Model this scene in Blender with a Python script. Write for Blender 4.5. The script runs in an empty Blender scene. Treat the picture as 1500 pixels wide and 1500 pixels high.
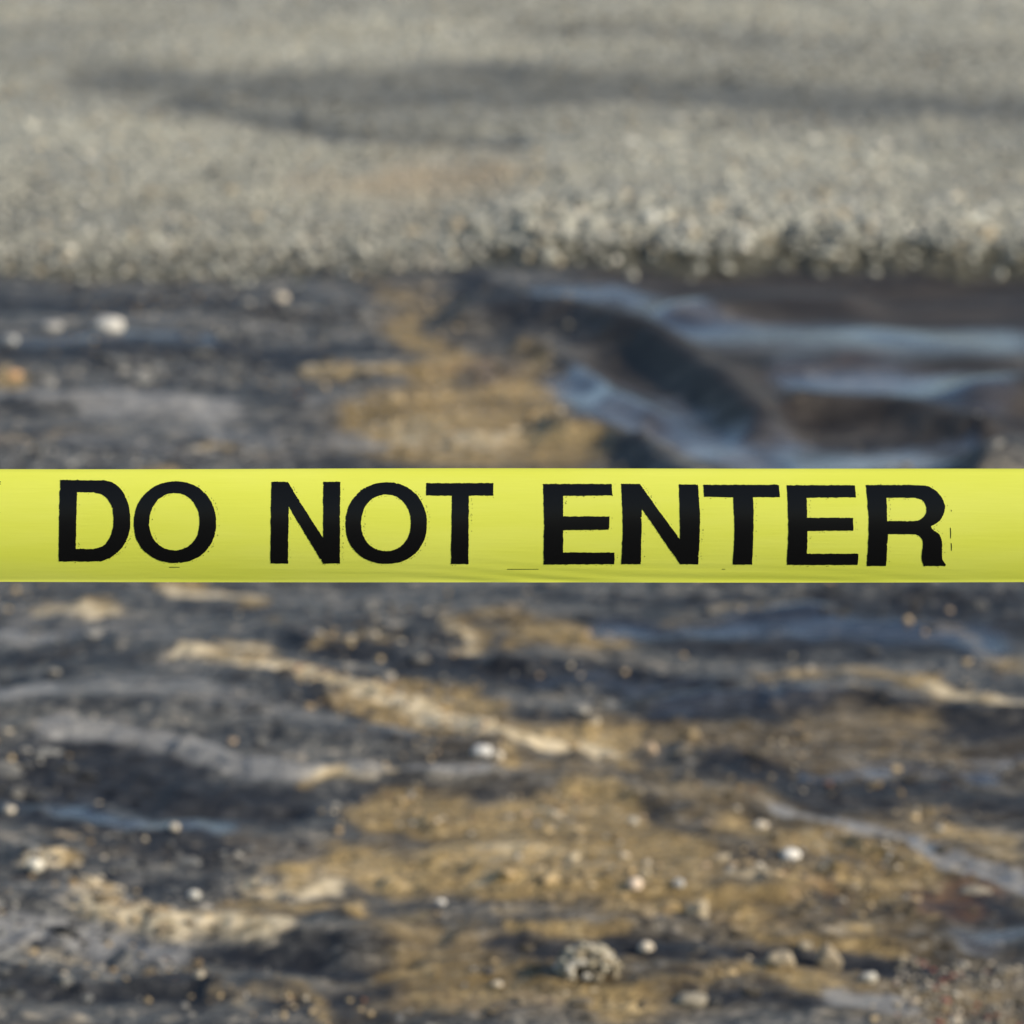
import bpy, bmesh, math, random
import numpy as np
from mathutils import Vector, Matrix
random.seed(7)
RNG = np.random.default_rng(11)
R = math.radians
SC = bpy.context.scene
COL = SC.collection

# ------------------------------------------------------------------ camera
CAM_H, PITCH, THALF = 1.60, R(12.2), math.tan(R(6.5))
TAPE_D = 3.0
cam_d = bpy.data.cameras.new('camera')
cam = bpy.data.objects.new('camera', cam_d); COL.objects.link(cam)
cam.location = (0, 0, CAM_H)
cam.rotation_euler = (R(90) - PITCH, 0, 0)
cam_d.sensor_width = 36; cam_d.lens = 18 / THALF
cam_d.clip_start = 0.05; cam_d.clip_end = 2000
cam_d.dof.use_dof = True
cam_d.dof.focus_distance = TAPE_D - 0.004
cam_d.dof.aperture_fstop = 10.2
SC.camera = cam

# ------------------------------------------------------------------ sky, sun, exposure
SUN_EL = R(29)
SUN_DIR = Vector((0.92, -0.38, 0)).normalized()          # horizontal direction towards the sun
to_sun = (SUN_DIR * math.cos(SUN_EL) + Vector((0, 0, math.sin(SUN_EL)))).normalized()
world = bpy.data.worlds.new('World'); SC.world = world; world.use_nodes = True
wn = world.node_tree.nodes; wl = world.node_tree.links
bg = wn['Background']; bg.inputs['Strength'].default_value = 0.125
sky = wn.new('ShaderNodeTexSky'); sky.sky_type = 'NISHITA'; sky.sun_disc = False
sky.sun_elevation = SUN_EL; sky.sun_rotation = math.atan2(SUN_DIR.x, SUN_DIR.y)
sky.air_density = 1.0; sky.dust_density = 0.6; sky.ozone_density = 1.6
wl.new(sky.outputs['Color'], bg.inputs['Color'])
sd = bpy.data.lights.new('sun', 'SUN'); sd.energy = 5.0; sd.angle = R(0.6); sd.color = (1.0, 0.90, 0.76)
sun = bpy.data.objects.new('sun', sd); COL.objects.link(sun)
sun.rotation_euler = to_sun.to_track_quat('Z', 'Y').to_euler(); sun.location = to_sun * 30
SC.view_settings.view_transform = 'Standard'; SC.view_settings.look = 'None'
SC.view_settings.gamma = 1.0; SC.view_settings.use_curve_mapping = False
SC.view_settings.exposure = 0.40
SC.render.engine = 'CYCLES'
SC.cycles.max_bounces = 5; SC.cycles.diffuse_bounces = 3; SC.cycles.glossy_bounces = 3
SC.cycles.transmission_bounces = 4

# ------------------------------------------------------------------ survey: sighting on the ground plane -> metres
CT, ST = math.cos(PITCH), math.sin(PITCH)
def ray(px, py):
    a = (px - 750) / 750 * THALF; b = (750 - py) / 750 * THALF
    return (a, CT + b * ST, -ST + b * CT)
def gp(px, py):
    d = ray(px, py); t = CAM_H / -d[2]
    return (d[0] * t, d[1] * t)
def ppm(y):                                               # sighting units per metre at ground distance y
    return 750 / (THALF * math.hypot(y, CAM_H))
def depth_per(py):
    return gp(750, py - 0.5)[1] - gp(750, py + 0.5)[1]

# ------------------------------------------------------------------ noise
def _hash(ix, iy, s):
    h = (ix.astype(np.int64) * 374761393 + iy.astype(np.int64) * 668265263 + s * 1442695041) & 0xffffffff
    h = ((h ^ (h >> 13)) * 1274126177) & 0xffffffff
    h = (h ^ (h >> 16)) & 0xffffffff
    return h
def perlin(x, y, s=0):
    ix = np.floor(x); iy = np.floor(y); fx = x - ix; fy = y - iy
    u = fx * fx * fx * (fx * (fx * 6 - 15) + 10); v = fy * fy * fy * (fy * (fy * 6 - 15) + 10)
    def g(ox, oy):
        a = _hash(ix + ox, iy + oy, s).astype(np.float64) * (2 * math.pi / 4294967296.0)
        return np.cos(a) * (fx - ox) + np.sin(a) * (fy - oy)
    n0 = g(0, 0) * (1 - u) + g(1, 0) * u; n1 = g(0, 1) * (1 - u) + g(1, 1) * u
    return (n0 * (1 - v) + n1 * v) * 1.45
def fbm(x, y, s=0, o=4, gain=0.5):
    r = 0; a = 1.0; f = 1.0
    for i in range(o):
        r = r + a * perlin(x * f + i * 17.3, y * f - i * 9.7, s + i * 31); a *= gain; f *= 2.03
    return r
def ridged(x, y, s=0, o=3):
    r = 0; a = 1.0; f = 1.0
    for i in range(o):
        r = r + a * (1 - np.abs(perlin(x * f + i * 7.1, y * f, s + i * 13)) * 1.6); a *= 0.5; f *= 2.1
    return r / 1.75 - 0.5
def sstep(a, b, x):
    t = np.clip((x - a) / (b - a), 0, 1); return t * t * (3 - 2 * t)

# ------------------------------------------------------------------ the washed-out ground: surveyed features
# (sighted points, half width, amount, sideways stretch)
HEIGHT = [   # millimetres
    # swirled wet mud folds in front of the broken gravel edge
    ([(700, 470), (840, 484), (950, 520), (1050, 580), (1115, 630)], 22, 58, 1.8),
    ([(770, 520), (840, 545), (900, 590), (950, 610)], 14, 22, 1.8),
    ([(820, 640), (890, 646), (950, 684), (1010, 730)], 20, 44, 1.8),
    ([(1000, 470), (1130, 452), (1230, 450)], 20, 36, 2.4),
    ([(1175, 606), (1300, 614), (1440, 646)], 17, 50, 2.2),
    ([(1440, 590), (1540, 580)], 26, 40, 2.0),
    ([(1450, 700), (1540, 690)], 22, 62, 2.0),
    ([(1140, 545), (1260, 540), (1480, 545)], 12, 16, 2.4),
    ([(960, 640), (1060, 672), (1150, 690)], 10, -14, 1.8),
    # left, behind the tape
    ([(0, 470), (200, 478), (420, 470)], 10, 14, 2.5), ([(380, 462), (520, 465)], 14, 18, 2.0),
    ([(0, 600), (130, 592), (260, 600)], 16, 20, 2.5), ([(430, 590), (560, 600), (700, 640)], 18, 14, 2.5),
    ([(150, 540), (330, 530), (480, 560)], 10, -10, 2.5),
    # below the tape, left
    ([(0, 930), (150, 955), (280, 975)], 12, 18, 2.0), ([(100, 895), (220, 890)], 10, 10, 2.0),
    ([(430, 930), (600, 970), (760, 985)], 10, 16, 2.2),
    ([(280, 985), (420, 990), (560, 1022), (680, 1062), (770, 1095)], 7, 13, 1.6),
    ([(-20, 1075), (150, 1060), (350, 1060), (560, 1090), (720, 1110)], 26, 30, 1.6),
    ([(-20, 1105), (150, 1100), (330, 1112), (470, 1136), (600, 1146), (720, 1140)], 9, 20, 1.6),
    ([(0, 1175), (200, 1172), (430, 1190)], 16, -22, 2.0),
    ([(-20, 1345), (120, 1335), (250, 1345), (400, 1368), (560, 1372)], 20, 30, 1.8),
    ([(20, 1285), (70, 1270)], 14, 22, 1.6), ([(330, 1255), (480, 1280)], 10, 10, 2.0),
    ([(270, 1402), (420, 1404), (600, 1400)], 10, -16, 2.0), ([(-20, 1420), (200, 1432), (430, 1440)], 18, 16, 2.0),
    # below the tape, right
    ([(860, 905), (1000, 905), (1180, 912)], 9, 16, 2.2), ([(1150, 880), (1500, 884)], 8, 16, 2.2),
    ([(740, 985), (900, 990), (1080, 1012)], 9, 18, 2.2), ([(930, 1034), (1080, 1034), (1250, 1040), (1520, 1050)], 10, 26, 2.2),
    ([(1020, 1110), (1200, 1112), (1420, 1118), (1520, 1120)], 10, 18, 2.2),
    ([(1420, 1095), (1520, 1095)], 10, -12, 2.0),
    ([(740, 1150), (900, 1165), (1050, 1200)], 14, 12, 2.0),
    ([(1140, 1178), (1250, 1205), (1350, 1240), (1430, 1275), (1510, 1310)], 9, -10, 1.4),
    ([(1060, 1170), (1180, 1210), (1300, 1255), (1420, 1300)], 8, 8, 1.5),
    ([(740, 1354), (950, 1360), (1150, 1364), (1380, 1370)], 6, 20, 2.5),
    ([(740, 1392), (950, 1400), (1250, 1402)], 10, -8, 2.5),
    ([(740, 1290), (950, 1285), (1130, 1300)], 10, 12, 2.2),
    ([(1300, 1340), (1450, 1330)], 14, 12, 2.0), ([(1340, 1430), (1520, 1440)], 30, 4, 2.0),
    ([(780, 1450), (1000, 1462)], 10, 10, 2.0),
]
SAND = [([(600, 1190), (850, 1220), (1150, 1280), (1400, 1310)], 40, 0.38, 2.0), ([(700, 1260), (1000, 1290)], 30, 0.35, 2.0), ([(640, 1420), (900, 1440), (1250, 1450)], 34, 0.35, 2.0), ([(600, 1040), (850, 1090)], 22, 0.4, 2.0), ([(560, 880), (800, 940)], 24, 0.3, 2.0),
    ([(450, 543), (600, 545)], 9, 1.0, 2.0), ([(620, 480), (640, 560), (600, 620)], 26, 0.75, 1.6),
    ([(560, 640), (700, 640), (830, 665)], 34, 1.0, 1.6), ([(560, 600), (760, 600)], 22, 0.6, 1.6),
    ([(760, 520), (790, 590)], 24, 0.55, 1.3), ([(540, 415), (600, 440), (620, 480)], 14, 0.5, 2.0),
    ([(0, 550), (30, 550)], 8, 0.9, 1.5), ([(30, 585), (130, 585)], 9, 0.5, 1.5), ([(0, 645), (80, 645)], 8, 0.55, 1.5),
    ([(290, 640), (340, 640)], 6, 0.6, 1.5), ([(210, 690), (260, 690)], 8, 0.8, 1.5),
    ([(60, 895), (160, 898)], 8, 0.75, 2.0), ([(250, 862), (400, 865)], 9, 0.85, 2.0), ([(400, 900), (440, 905)], 6, 0.5, 2.0),
    ([(330, 950), (400, 955)], 9, 0.6, 1.6), ([(480, 930), (560, 925)], 8, 0.6, 1.6), ([(640, 900), (690, 960)], 16, 0.7, 1.3),
    ([(270, 978), (400, 988), (500, 1006), (600, 1034), (680, 1064), (750, 1094), (870, 1106)], 12, 1.2, 1.8),
    ([(560, 1010), (700, 1030)], 14, 0.7, 1.8), ([(700, 880), (900, 940)], 20, 0.6, 1.8),
    ([(760, 940), (860, 950)], 12, 0.6, 1.8), ([(760, 1080), (880, 1085)], 16, 0.8, 1.8),
    ([(960, 880), (1100, 880)], 12, 0.4, 1.8), ([(1130, 1000), (1300, 1015), (1420, 1010)], 9, 0.55, 1.8),
    ([(1360, 1020), (1500, 1030)], 12, 0.7, 1.8), ([(1350, 920), (1500, 970)], 14, 0.45, 1.8),
    ([(450, 1140), (580, 1143)], 7, 0.8, 2.0), ([(700, 1135), (740, 1130)], 7, 0.7, 1.5),
    ([(560, 1205), (750, 1215), (900, 1200)], 26, 0.95, 1.8), ([(740, 1250), (950, 1255)], 28, 1.0, 2.0),
    ([(420, 1260), (600, 1290), (760, 1290)], 20, 0.85, 1.8), ([(350, 1300), (450, 1330), (600, 1340)], 16, 0.85, 1.8),
    ([(150, 1325), (270, 1335), (390, 1352)], 14, 1.0, 1.8), ([(20, 1285), (70, 1285)], 14, 0.9, 1.4),
    ([(600, 1395), (750, 1430), (900, 1470)], 40, 0.6, 1.8), ([(250, 1425), (430, 1440), (520, 1470)], 14, 0.5, 1.8),
    ([(750, 1340), (900, 1340)], 12, 0.8, 2.0), ([(950, 1290), (1150, 1300), (1300, 1300)], 14, 0.55, 2.0),
    ([(900, 1130), (1050, 1160)], 14, 0.6, 2.0), ([(1080, 1200), (1250, 1250), (1400, 1290)], 14, 0.7, 2.0),
    ([(1350, 1200), (1500, 1250)], 22, 0.55, 1.6), ([(1090, 1345), (1300, 1352)], 7, 0.75, 2.0),
    ([(950, 1440), (1200, 1440)], 14, 0.55, 2.0), ([(1100, 1450), (1250, 1450)], 12, 0.6, 2.0),
    ([(820, 1180), (1000, 1215)], 16, 0.7, 2.0), ([(1350, 1440), (1500, 1470)], 24, 0.45, 1.6),
    ([(1150, 1060), (1400, 1080)], 14, 0.35, 2.0), ([(850, 1050), (1000, 1090)], 14, 0.5, 2.0),
]
DARK = [([(900, 932), (1200, 938), (1520, 930)], 20, 0.65, 2.2), ([(1180, 890), (1520, 892)], 8, 0.8, 2.2), ([(880, 918), (1170, 922)], 8, 0.7, 2.2), ([(1080, 1130), (1300, 1150), (1500, 1160)], 12, 0.6, 2.2),  # charcoal mud; bands on front slopes also paint their shade into the colour
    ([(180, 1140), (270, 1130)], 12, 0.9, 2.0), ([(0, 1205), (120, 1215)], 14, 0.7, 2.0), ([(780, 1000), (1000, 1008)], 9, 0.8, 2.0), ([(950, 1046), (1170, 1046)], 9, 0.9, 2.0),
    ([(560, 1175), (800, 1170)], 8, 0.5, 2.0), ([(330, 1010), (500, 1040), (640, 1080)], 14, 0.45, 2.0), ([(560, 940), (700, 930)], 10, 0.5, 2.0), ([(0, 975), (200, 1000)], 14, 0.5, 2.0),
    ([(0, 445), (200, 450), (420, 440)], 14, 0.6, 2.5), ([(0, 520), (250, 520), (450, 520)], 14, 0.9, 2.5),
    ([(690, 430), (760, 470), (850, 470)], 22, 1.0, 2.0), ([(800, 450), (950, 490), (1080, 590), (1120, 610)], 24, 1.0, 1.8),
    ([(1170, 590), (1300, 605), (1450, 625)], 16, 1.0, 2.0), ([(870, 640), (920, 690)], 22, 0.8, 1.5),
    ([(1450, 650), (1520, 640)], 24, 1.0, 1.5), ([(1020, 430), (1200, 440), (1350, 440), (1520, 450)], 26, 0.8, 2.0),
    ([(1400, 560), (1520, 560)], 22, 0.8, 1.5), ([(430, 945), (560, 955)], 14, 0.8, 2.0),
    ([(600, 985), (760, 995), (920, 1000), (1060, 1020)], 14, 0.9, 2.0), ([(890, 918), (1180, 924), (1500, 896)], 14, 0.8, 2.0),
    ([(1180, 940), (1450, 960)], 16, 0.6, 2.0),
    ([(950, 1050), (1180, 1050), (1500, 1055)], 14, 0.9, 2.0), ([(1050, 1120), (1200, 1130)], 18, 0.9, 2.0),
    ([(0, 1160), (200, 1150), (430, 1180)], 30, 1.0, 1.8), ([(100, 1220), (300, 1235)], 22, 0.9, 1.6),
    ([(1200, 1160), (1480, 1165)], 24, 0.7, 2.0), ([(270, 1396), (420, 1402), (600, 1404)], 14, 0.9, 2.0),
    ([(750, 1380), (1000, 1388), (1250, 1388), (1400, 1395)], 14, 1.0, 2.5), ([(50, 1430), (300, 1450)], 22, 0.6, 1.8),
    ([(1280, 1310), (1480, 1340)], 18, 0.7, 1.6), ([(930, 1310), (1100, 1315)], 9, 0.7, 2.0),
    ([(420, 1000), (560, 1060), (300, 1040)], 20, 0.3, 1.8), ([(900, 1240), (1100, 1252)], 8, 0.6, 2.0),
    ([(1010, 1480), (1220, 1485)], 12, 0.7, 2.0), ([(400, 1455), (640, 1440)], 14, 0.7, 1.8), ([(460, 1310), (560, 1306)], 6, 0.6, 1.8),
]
SILT_SHEEN = [([(0, 1050), (300, 1045), (560, 1085)], 26, 0.42, 1.8), ([(0, 900), (250, 930)], 24, 0.38, 1.8), ([(300, 880), (650, 890)], 18, 0.30, 1.8), ([(0, 1250), (250, 1270)], 16, 0.3, 1.8), ([(450, 600), (560, 650)], 14, 0.35, 1.8), ([(620, 1130), (730, 1150)], 8, 0.4, 1.8), ([(1450, 1095), (1520, 1100)], 9, 0.8, 1.8),([(0, 575), (140, 590), (300, 605)], 14, 0.6, 2.0), ([(0, 640), (250, 650)], 12, 0.45, 2.0), ([(150, 470), (420, 480)], 10, 0.4, 2.0), ([(330, 630), (560, 650)], 12, 0.4, 2.0), ([(60, 1108), (300, 1116), (450, 1140)], 9, 0.6, 2.0), ([(100, 1015), (300, 1020)], 12, 0.35, 2.0),   # pale fine silt / dried crust; fold strokes paint in sky sheen
    ([(1140, 1178), (1250, 1206), (1350, 1242), (1430, 1275), (1510, 1310)], 10, 1.2, 1.4), ([(1400, 1270), (1500, 1290)], 14, 0.8, 1.4),
    ([(1230, 1465), (1330, 1470)], 20, 1.0, 1.4), ([(0, 1375), (150, 1370), (260, 1385)], 18, 0.9, 1.8),
    ([(0, 1330), (200, 1320)], 14, 0.5, 1.8), ([(80, 1095), (250, 1100), (420, 1125), (560, 1140)], 9, 0.7, 1.8),
    ([(0, 925), (120, 950)], 12, 0.6, 1.8), ([(0, 1060), (60, 1050)], 14, 0.5, 1.8), ([(60, 590), (130, 590)], 10, 0.6, 1.6),
    ([(130, 610), (350, 600)], 10, 0.5, 1.8), ([(480, 590), (560, 600)], 12, 0.4, 1.6), ([(590, 1085), (700, 1115)], 9, 0.4, 1.6),
    ([(540, 1140), (700, 1143)], 6, 0.7, 1.8), ([(870, 590), (950, 625), (1040, 655), (1150, 690)], 14, 0.5, 1.6), ([(1190, 556), (1390, 560)], 8, 0.45, 2.0), ([(1250, 672), (1400, 676)], 10, 0.5, 2.0),  # strokes among the folds lighten the wet sheets' sky reflection by colour
]
CREAMS = [([(270, 978), (400, 988), (500, 1006), (600, 1034), (680, 1064), (750, 1094), (880, 1108)], 10, 1.2, 2.0), ([(450, 1140), (590, 1144)], 6, 1.1, 2.0),
          ([(140, 1332), (270, 1344), (395, 1364)], 20, 1.1, 1.8), ([(0, 1395), (200, 1385)], 12, 0.55, 1.8), ([(360, 1290), (480, 1296)], 10, 0.9, 1.8), ([(250, 862), (390, 865)], 8, 1.0, 2.0), ([(50, 893), (160, 898)], 7, 0.9, 2.0),
          ([(640, 900), (690, 955)], 12, 0.7, 1.3), ([(20, 1290), (75, 1278)], 12, 1.0, 1.4), ([(740, 1255), (930, 1272), (1110, 1280)], 9, 0.42, 2.5), ([(1370, 1012), (1500, 1030)], 9, 0.9, 2.0),
          ([(790, 1194), (940, 1204)], 6, 0.7, 2.0), ([(1100, 1348), (1290, 1352)], 7, 0.42, 2.0), ([(600, 640), (720, 650)], 18, 0.6, 1.8), ([(480, 930), (560, 925)], 7, 0.7, 1.6), ([(330, 950), (390, 955)], 7, 0.7, 1.6),
          ([(50, 585), (120, 588)], 8, 0.8, 1.6), ([(450, 543), (570, 545)], 6, 0.6, 2.0), ([(700, 1290), (760, 1270)], 8, 0.5, 2.0)]
RUST = [
    ([(1150, 1300), (1230, 1320)], 14, 0.8, 1.8), ([(1350, 1325), (1480, 1330)], 14, 1.0, 1.6), ([(1400, 1465), (1490, 1470)], 9, 1.0, 1.4),
    ([(480, 870), (530, 880)], 10, 0.6, 1.4), ([(1220, 520), (1280, 525)], 6, 0.7, 1.8), ([(700, 560), (760, 570)], 10, 0.7, 1.6),
    ([(600, 545), (700, 540)], 8, 0.6, 1.8), ([(970, 1095), (1150, 1100)], 10, 0.5, 1.8), ([(640, 1440), (760, 1480)], 20, 0.5, 1.6),
]
WET = [([(0, 1195), (160, 1205), (330, 1200)], 12, 0.32, 2.0), ([(0, 1120), (160, 1118)], 8, 0.5, 2.0), ([(60, 1345), (240, 1365)], 10, 0.5, 2.0), ([(200, 990), (420, 1040)], 12, 0.35, 2.0), ([(0, 500), (300, 505)], 9, 0.5, 2.0), ([(100, 620), (400, 630)], 10, 0.4, 2.0),([(900, 935), (1200, 940), (1500, 935)], 18, 0.22, 2.2), ([(880, 912), (1170, 916)], 7, 0.4, 2.2),
    ([(780, 440), (900, 440), (1000, 470)], 20, 0.9, 2.0), ([(860, 580), (960, 620), (1060, 655), (1180, 690)], 34, 1.0, 1.8),
    ([(1000, 500), (1200, 500), (1480, 510)], 26, 0.9, 2.0), ([(1170, 560), (1300, 560), (1450, 590)], 22, 1.0, 2.0),
    ([(1180, 670), (1420, 670)], 18, 1.0, 2.0),
    ([(880, 915), (1180, 915)], 14, 0.7, 2.0), ([(1200, 930), (1450, 950)], 22, 0.7, 2.0), ([(940, 1040), (1250, 1045)], 12, 0.8, 2.0),
    ([(1430, 1100), (1520, 1095)], 16, 1.0, 2.0), ([(1180, 1122), (1460, 1126)], 6, 0.9, 2.0), ([(760, 1000), (1050, 1010)], 10, 0.6, 2.0),
    ([(0, 1170), (400, 1185)], 20, 0.4, 2.0), ([(100, 1200), (350, 1210)], 10, 0.4, 2.0),
    ([(1140, 1178), (1250, 1206), (1350, 1242), (1430, 1275), (1510, 1310)], 10, 0.5, 1.4),
    ([(1400, 1358), (1500, 1368)], 12, 0.8, 1.8), ([(0, 520), (450, 520)], 22, 0.3, 2.0),
]
BROWN = [([(980, 1085), (1150, 1090), (1480, 1090)], 30, 0.9, 2.0), ([(1150, 1160), (1500, 1165)], 34, 0.8, 2.0), ([(740, 1130), (1000, 1170), (1250, 1230), (1500, 1300)], 44, 0.9, 2.0),
         ([(700, 1260), (1000, 1290), (1300, 1320)], 50, 1.0, 2.0), ([(600, 1430), (900, 1440), (1300, 1440)], 60, 1.0, 2.0), ([(1350, 1420), (1520, 1440)], 40, 1.0, 2.0),
         ([(740, 900), (900, 960)], 30, 0.6, 2.0), ([(600, 1360), (900, 1390), (1400, 1390)], 24, 0.7, 2.0), ([(560, 620), (830, 640)], 40, 0.8, 1.8), ([(620, 440), (700, 560)], 40, 0.6, 1.6)]
BANK_EDGE = [(-4000, 405), (-400, 408), (0, 410), (150, 414), (300, 408), (420, 402), (520, 408), (620, 404), (700, 398), (790, 404), (850, 400),
             (950, 408), (1050, 413), (1150, 401), (1250, 405), (1380, 410), (1500, 414), (1900, 408), (5500, 405)]
EDGE_X = np.array([gp(a, b)[0] for a, b in BANK_EDGE]); EDGE_Y = np.array([gp(a, b)[1] for a, b in BANK_EDGE])
STREAKS = [  # darker gravel streaks, sunk as shallow troughs in the bank
    ([(160, 136), (300, 142), (520, 150), (700, 138), (900, 155), (1120, 168), (1520, 185)], 20, 1.15, 4.0), ([(650, 120), (900, 130), (1200, 150)], 14, 0.5, 4.0), ([(300, 60), (520, 70)], 12, 0.3, 4.0), ([(900, 200), (1300, 210), (1520, 215)], 14, 0.35, 4.0),
    ([(540, 150), (760, 150)], 28, 0.8, 2.0), ([(250, 170), (420, 205), (560, 228), (740, 238)], 11, 0.9, 3.5), ([(80, 165), (300, 180), (560, 200)], 26, 0.22, 2.5),
    ([(760, 60), (900, 62), (1100, 88)], 15, 0.6, 3.0), ([(1350, 100), (1520, 80)], 12, 0.4, 3.0), ([(0, 100), (120, 105)], 14, 0.4, 2.0),
    ([(1120, 2), (1520, 4)], 5, 1.3, 3.0), ([(100, 5), (320, 8)], 8, 0.6, 3.0), ([(400, 40), (500, 30)], 8, 0.3, 3.0),
]
OCHRE = [([(600, 290), (720, 290)], 26, 1.0, 2.0), ([(440, 285), (540, 292)], 12, 0.5, 2.0), ([(560, 400), (640, 395)], 12, 0.5, 2.0)]

def strokes(lst, x, y, front=1.0):
    out = np.zeros_like(x)
    for pts, w, amt, st in lst:
        P = np.array([gp(*p) for p in pts])
        my = sum(p[1] for p in pts) / len(pts); yc = P[:, 1].mean()
        sy = w * depth_per(my); sx = st * w / ppm(yc)
        m = (x > P[:, 0].min() - 3 * sx) & (x < P[:, 0].max() + 3 * sx) & (y > P[:, 1].min() - 3 * sy) & (y < P[:, 1].max() + 3 * sy)
        if not m.any(): continue
        X = x[m] / sx; Y = y[m] / sy; d2 = np.full(X.shape, 1e9)
        for i in range(len(P) - 1):
            ax, ay = P[i, 0] / sx, P[i, 1] / sy; bx, by = P[i + 1, 0] / sx, P[i + 1, 1] / sy
            vx, vy = bx - ax, by - ay
            t = np.clip(((X - ax) * vx + (Y - ay) * vy) / (vx * vx + vy * vy + 1e-9), 0, 1)
            ey = Y - ay - t * vy; d2 = np.minimum(d2, (X - ax - t * vx) ** 2 + np.where(ey < 0, ey * front, ey) ** 2)
        out[m] += amt * np.exp(-d2 * 0.9)
    return out

def terrain(x, y):
    wx = x + 0.05 * fbm(x * 3.1, y * 3.1, 3, 3) + 0.018 * fbm(x * 14, y * 14, 5, 2)
    wy = y + 0.16 * fbm(x * 2.3, y * 1.7, 9, 3) + 0.05 * fbm(x * 12, y * 9, 15, 2)
    ye = np.interp(x, EDGE_X, EDGE_Y) + 0.05 * fbm(x * 9, x * 0 + 3, 21, 3) + 0.03 * fbm(x * 22, y * 8, 22, 2)
    px_right = sstep(-0.22, 0.10, x)                       # steep broken lip to the right, soft ramp to the left
    wid = 0.55 * (1 - px_right) + 0.36 * px_right
    gr = sstep(-0.15, 1.0, (y - ye) / wid)
    inmud = 1 - gr
    near = sstep(30, 12, y) * sstep(7, 3, np.abs(x))
    # heights
    foldw = 0.35 * (1 - 0.92 * sstep(-0.05, 0.25, x - 0.05) * sstep(7.6, 8.4, y))
    h = strokes(HEIGHT, wx * foldw + x * (1 - foldw), wy * foldw + y * (1 - foldw), 1.45) * 0.001 * inmud * (1 - 0.38 * sstep(7.4, 6.6, y))
    smooth = sstep(0.3, 1.0, strokes(WET, x, y)) * 0.8 * inmud
    rough = 1 - smooth
    z = h * 1.0
    fold = sstep(-0.05, 0.25, x - 0.05) * sstep(7.6, 8.4, y)       # the swirled mud is smooth
    rough = np.clip(rough * (1 - fold), 0, 1)
    z += inmud * 0.020 * fbm(x * 1.0, y * 1.3, 41, 3)
    z += inmud * (0.005 * ridged(wx * 1.3, wy * 2.6, 51) + 0.004 * ridged(wx * 3.1, wy * 5.5, 57)) * (0.04 + 0.96 * rough)
    z += inmud * rough * (0.0040 * fbm(x * 9, y * 12, 61, 3) + 0.0050 * np.maximum(0, fbm(x * 34, y * 34, 71, 2)))
    lumps = np.maximum(0, perlin(x * 24, y * 22, 81) - 0.22) * sstep(-0.2, 0.5, fbm(x * 3, y * 2.4, 85, 2))
    z += inmud * rough * 0.017 * lumps
    z += fold * inmud * 0.0065 * np.sin(6.283 * (y * 2.3 + 0.25 * x) + 6.5 * fbm(x * 1.3, y * 1.0, 87, 2)) * sstep(0.5, 0.9, x)
    back = sstep(0.3, 2.6, y - ye)
    z += gr * ((0.072 * px_right + 0.020 * (1 - px_right)) * (1 - back) + 0.055 * back + 0.012 * fbm(x * 1.2, y * 0.9, 91, 3) + 0.004 * fbm(x * 14, y * 12, 95, 2))
    streak = strokes(STREAKS, wx, wy) * gr
    z -= 0.022 * streak
    z += 0.25 * (1 - near) * fbm(x * 0.05, y * 0.05, 99, 3) * sstep(15, 60, np.hypot(x, y))
    return z, gr, streak, wx, wy, ye, np.clip(smooth + fold, 0, 1)

# ------------------------------------------------------------------ ground mesh
def axis(lo, hi, step_fn, far_lo, far_hi):
    a = [lo]
    while a[-1] < hi: a.append(a[-1] + step_fn(a[-1]))
    s = a[-1] - a[-2]; b = list(a)
    while b[-1] < far_hi: s *= 1.25; b.append(b[-1] + s)
    s = a[1] - a[0]; c = []
    q = lo
    while q > far_lo: s *= 1.25; q -= s; c.append(q)
    return np.array(c[::-1] + b)
xs = axis(-2.3, 2.3, lambda v: 0.0058, -400, 400)
ys = axis(4.3, 17.5, lambda v: 0.0075 * (v / 4.5) ** 1.1, -300, 600)
GX, GY = np.meshgrid(xs, ys)
shape = GX.shape
fx, fy = GX.ravel(), GY.ravel()
Z, GR, STRK, WX, WY, YE, SMO = terrain(fx, fy)
def hgt(x, y):
    return float(terrain(np.array([float(x)]), np.array([float(y)]))[0][0])
def mesh_from(name, verts, faces, mat=None, smooth=True):
    me = bpy.data.meshes.new(name)
    n = len(verts); me.vertices.add(n); me.vertices.foreach_set('co', np.asarray(verts, np.float32).ravel())
    f = np.asarray(faces, np.int32); k = f.shape[1]
    me.loops.add(f.size); me.loops.foreach_set('vertex_index', f.ravel())
    me.polygons.add(len(f)); me.polygons.foreach_set('loop_start', np.arange(0, f.size, k, dtype=np.int32))
    me.polygons.foreach_set('loop_total', np.full(len(f), k, np.int32))
    me.polygons.foreach_set('use_smooth', np.full(len(f), smooth, bool))
    me.update(calc_edges=True)
    if mat: me.materials.append(mat)
    return me
def link(name, me, parent=None):
    o = bpy.data.objects.new(name, me); COL.objects.link(o)
    if parent: o.parent = parent
    return o

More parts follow.
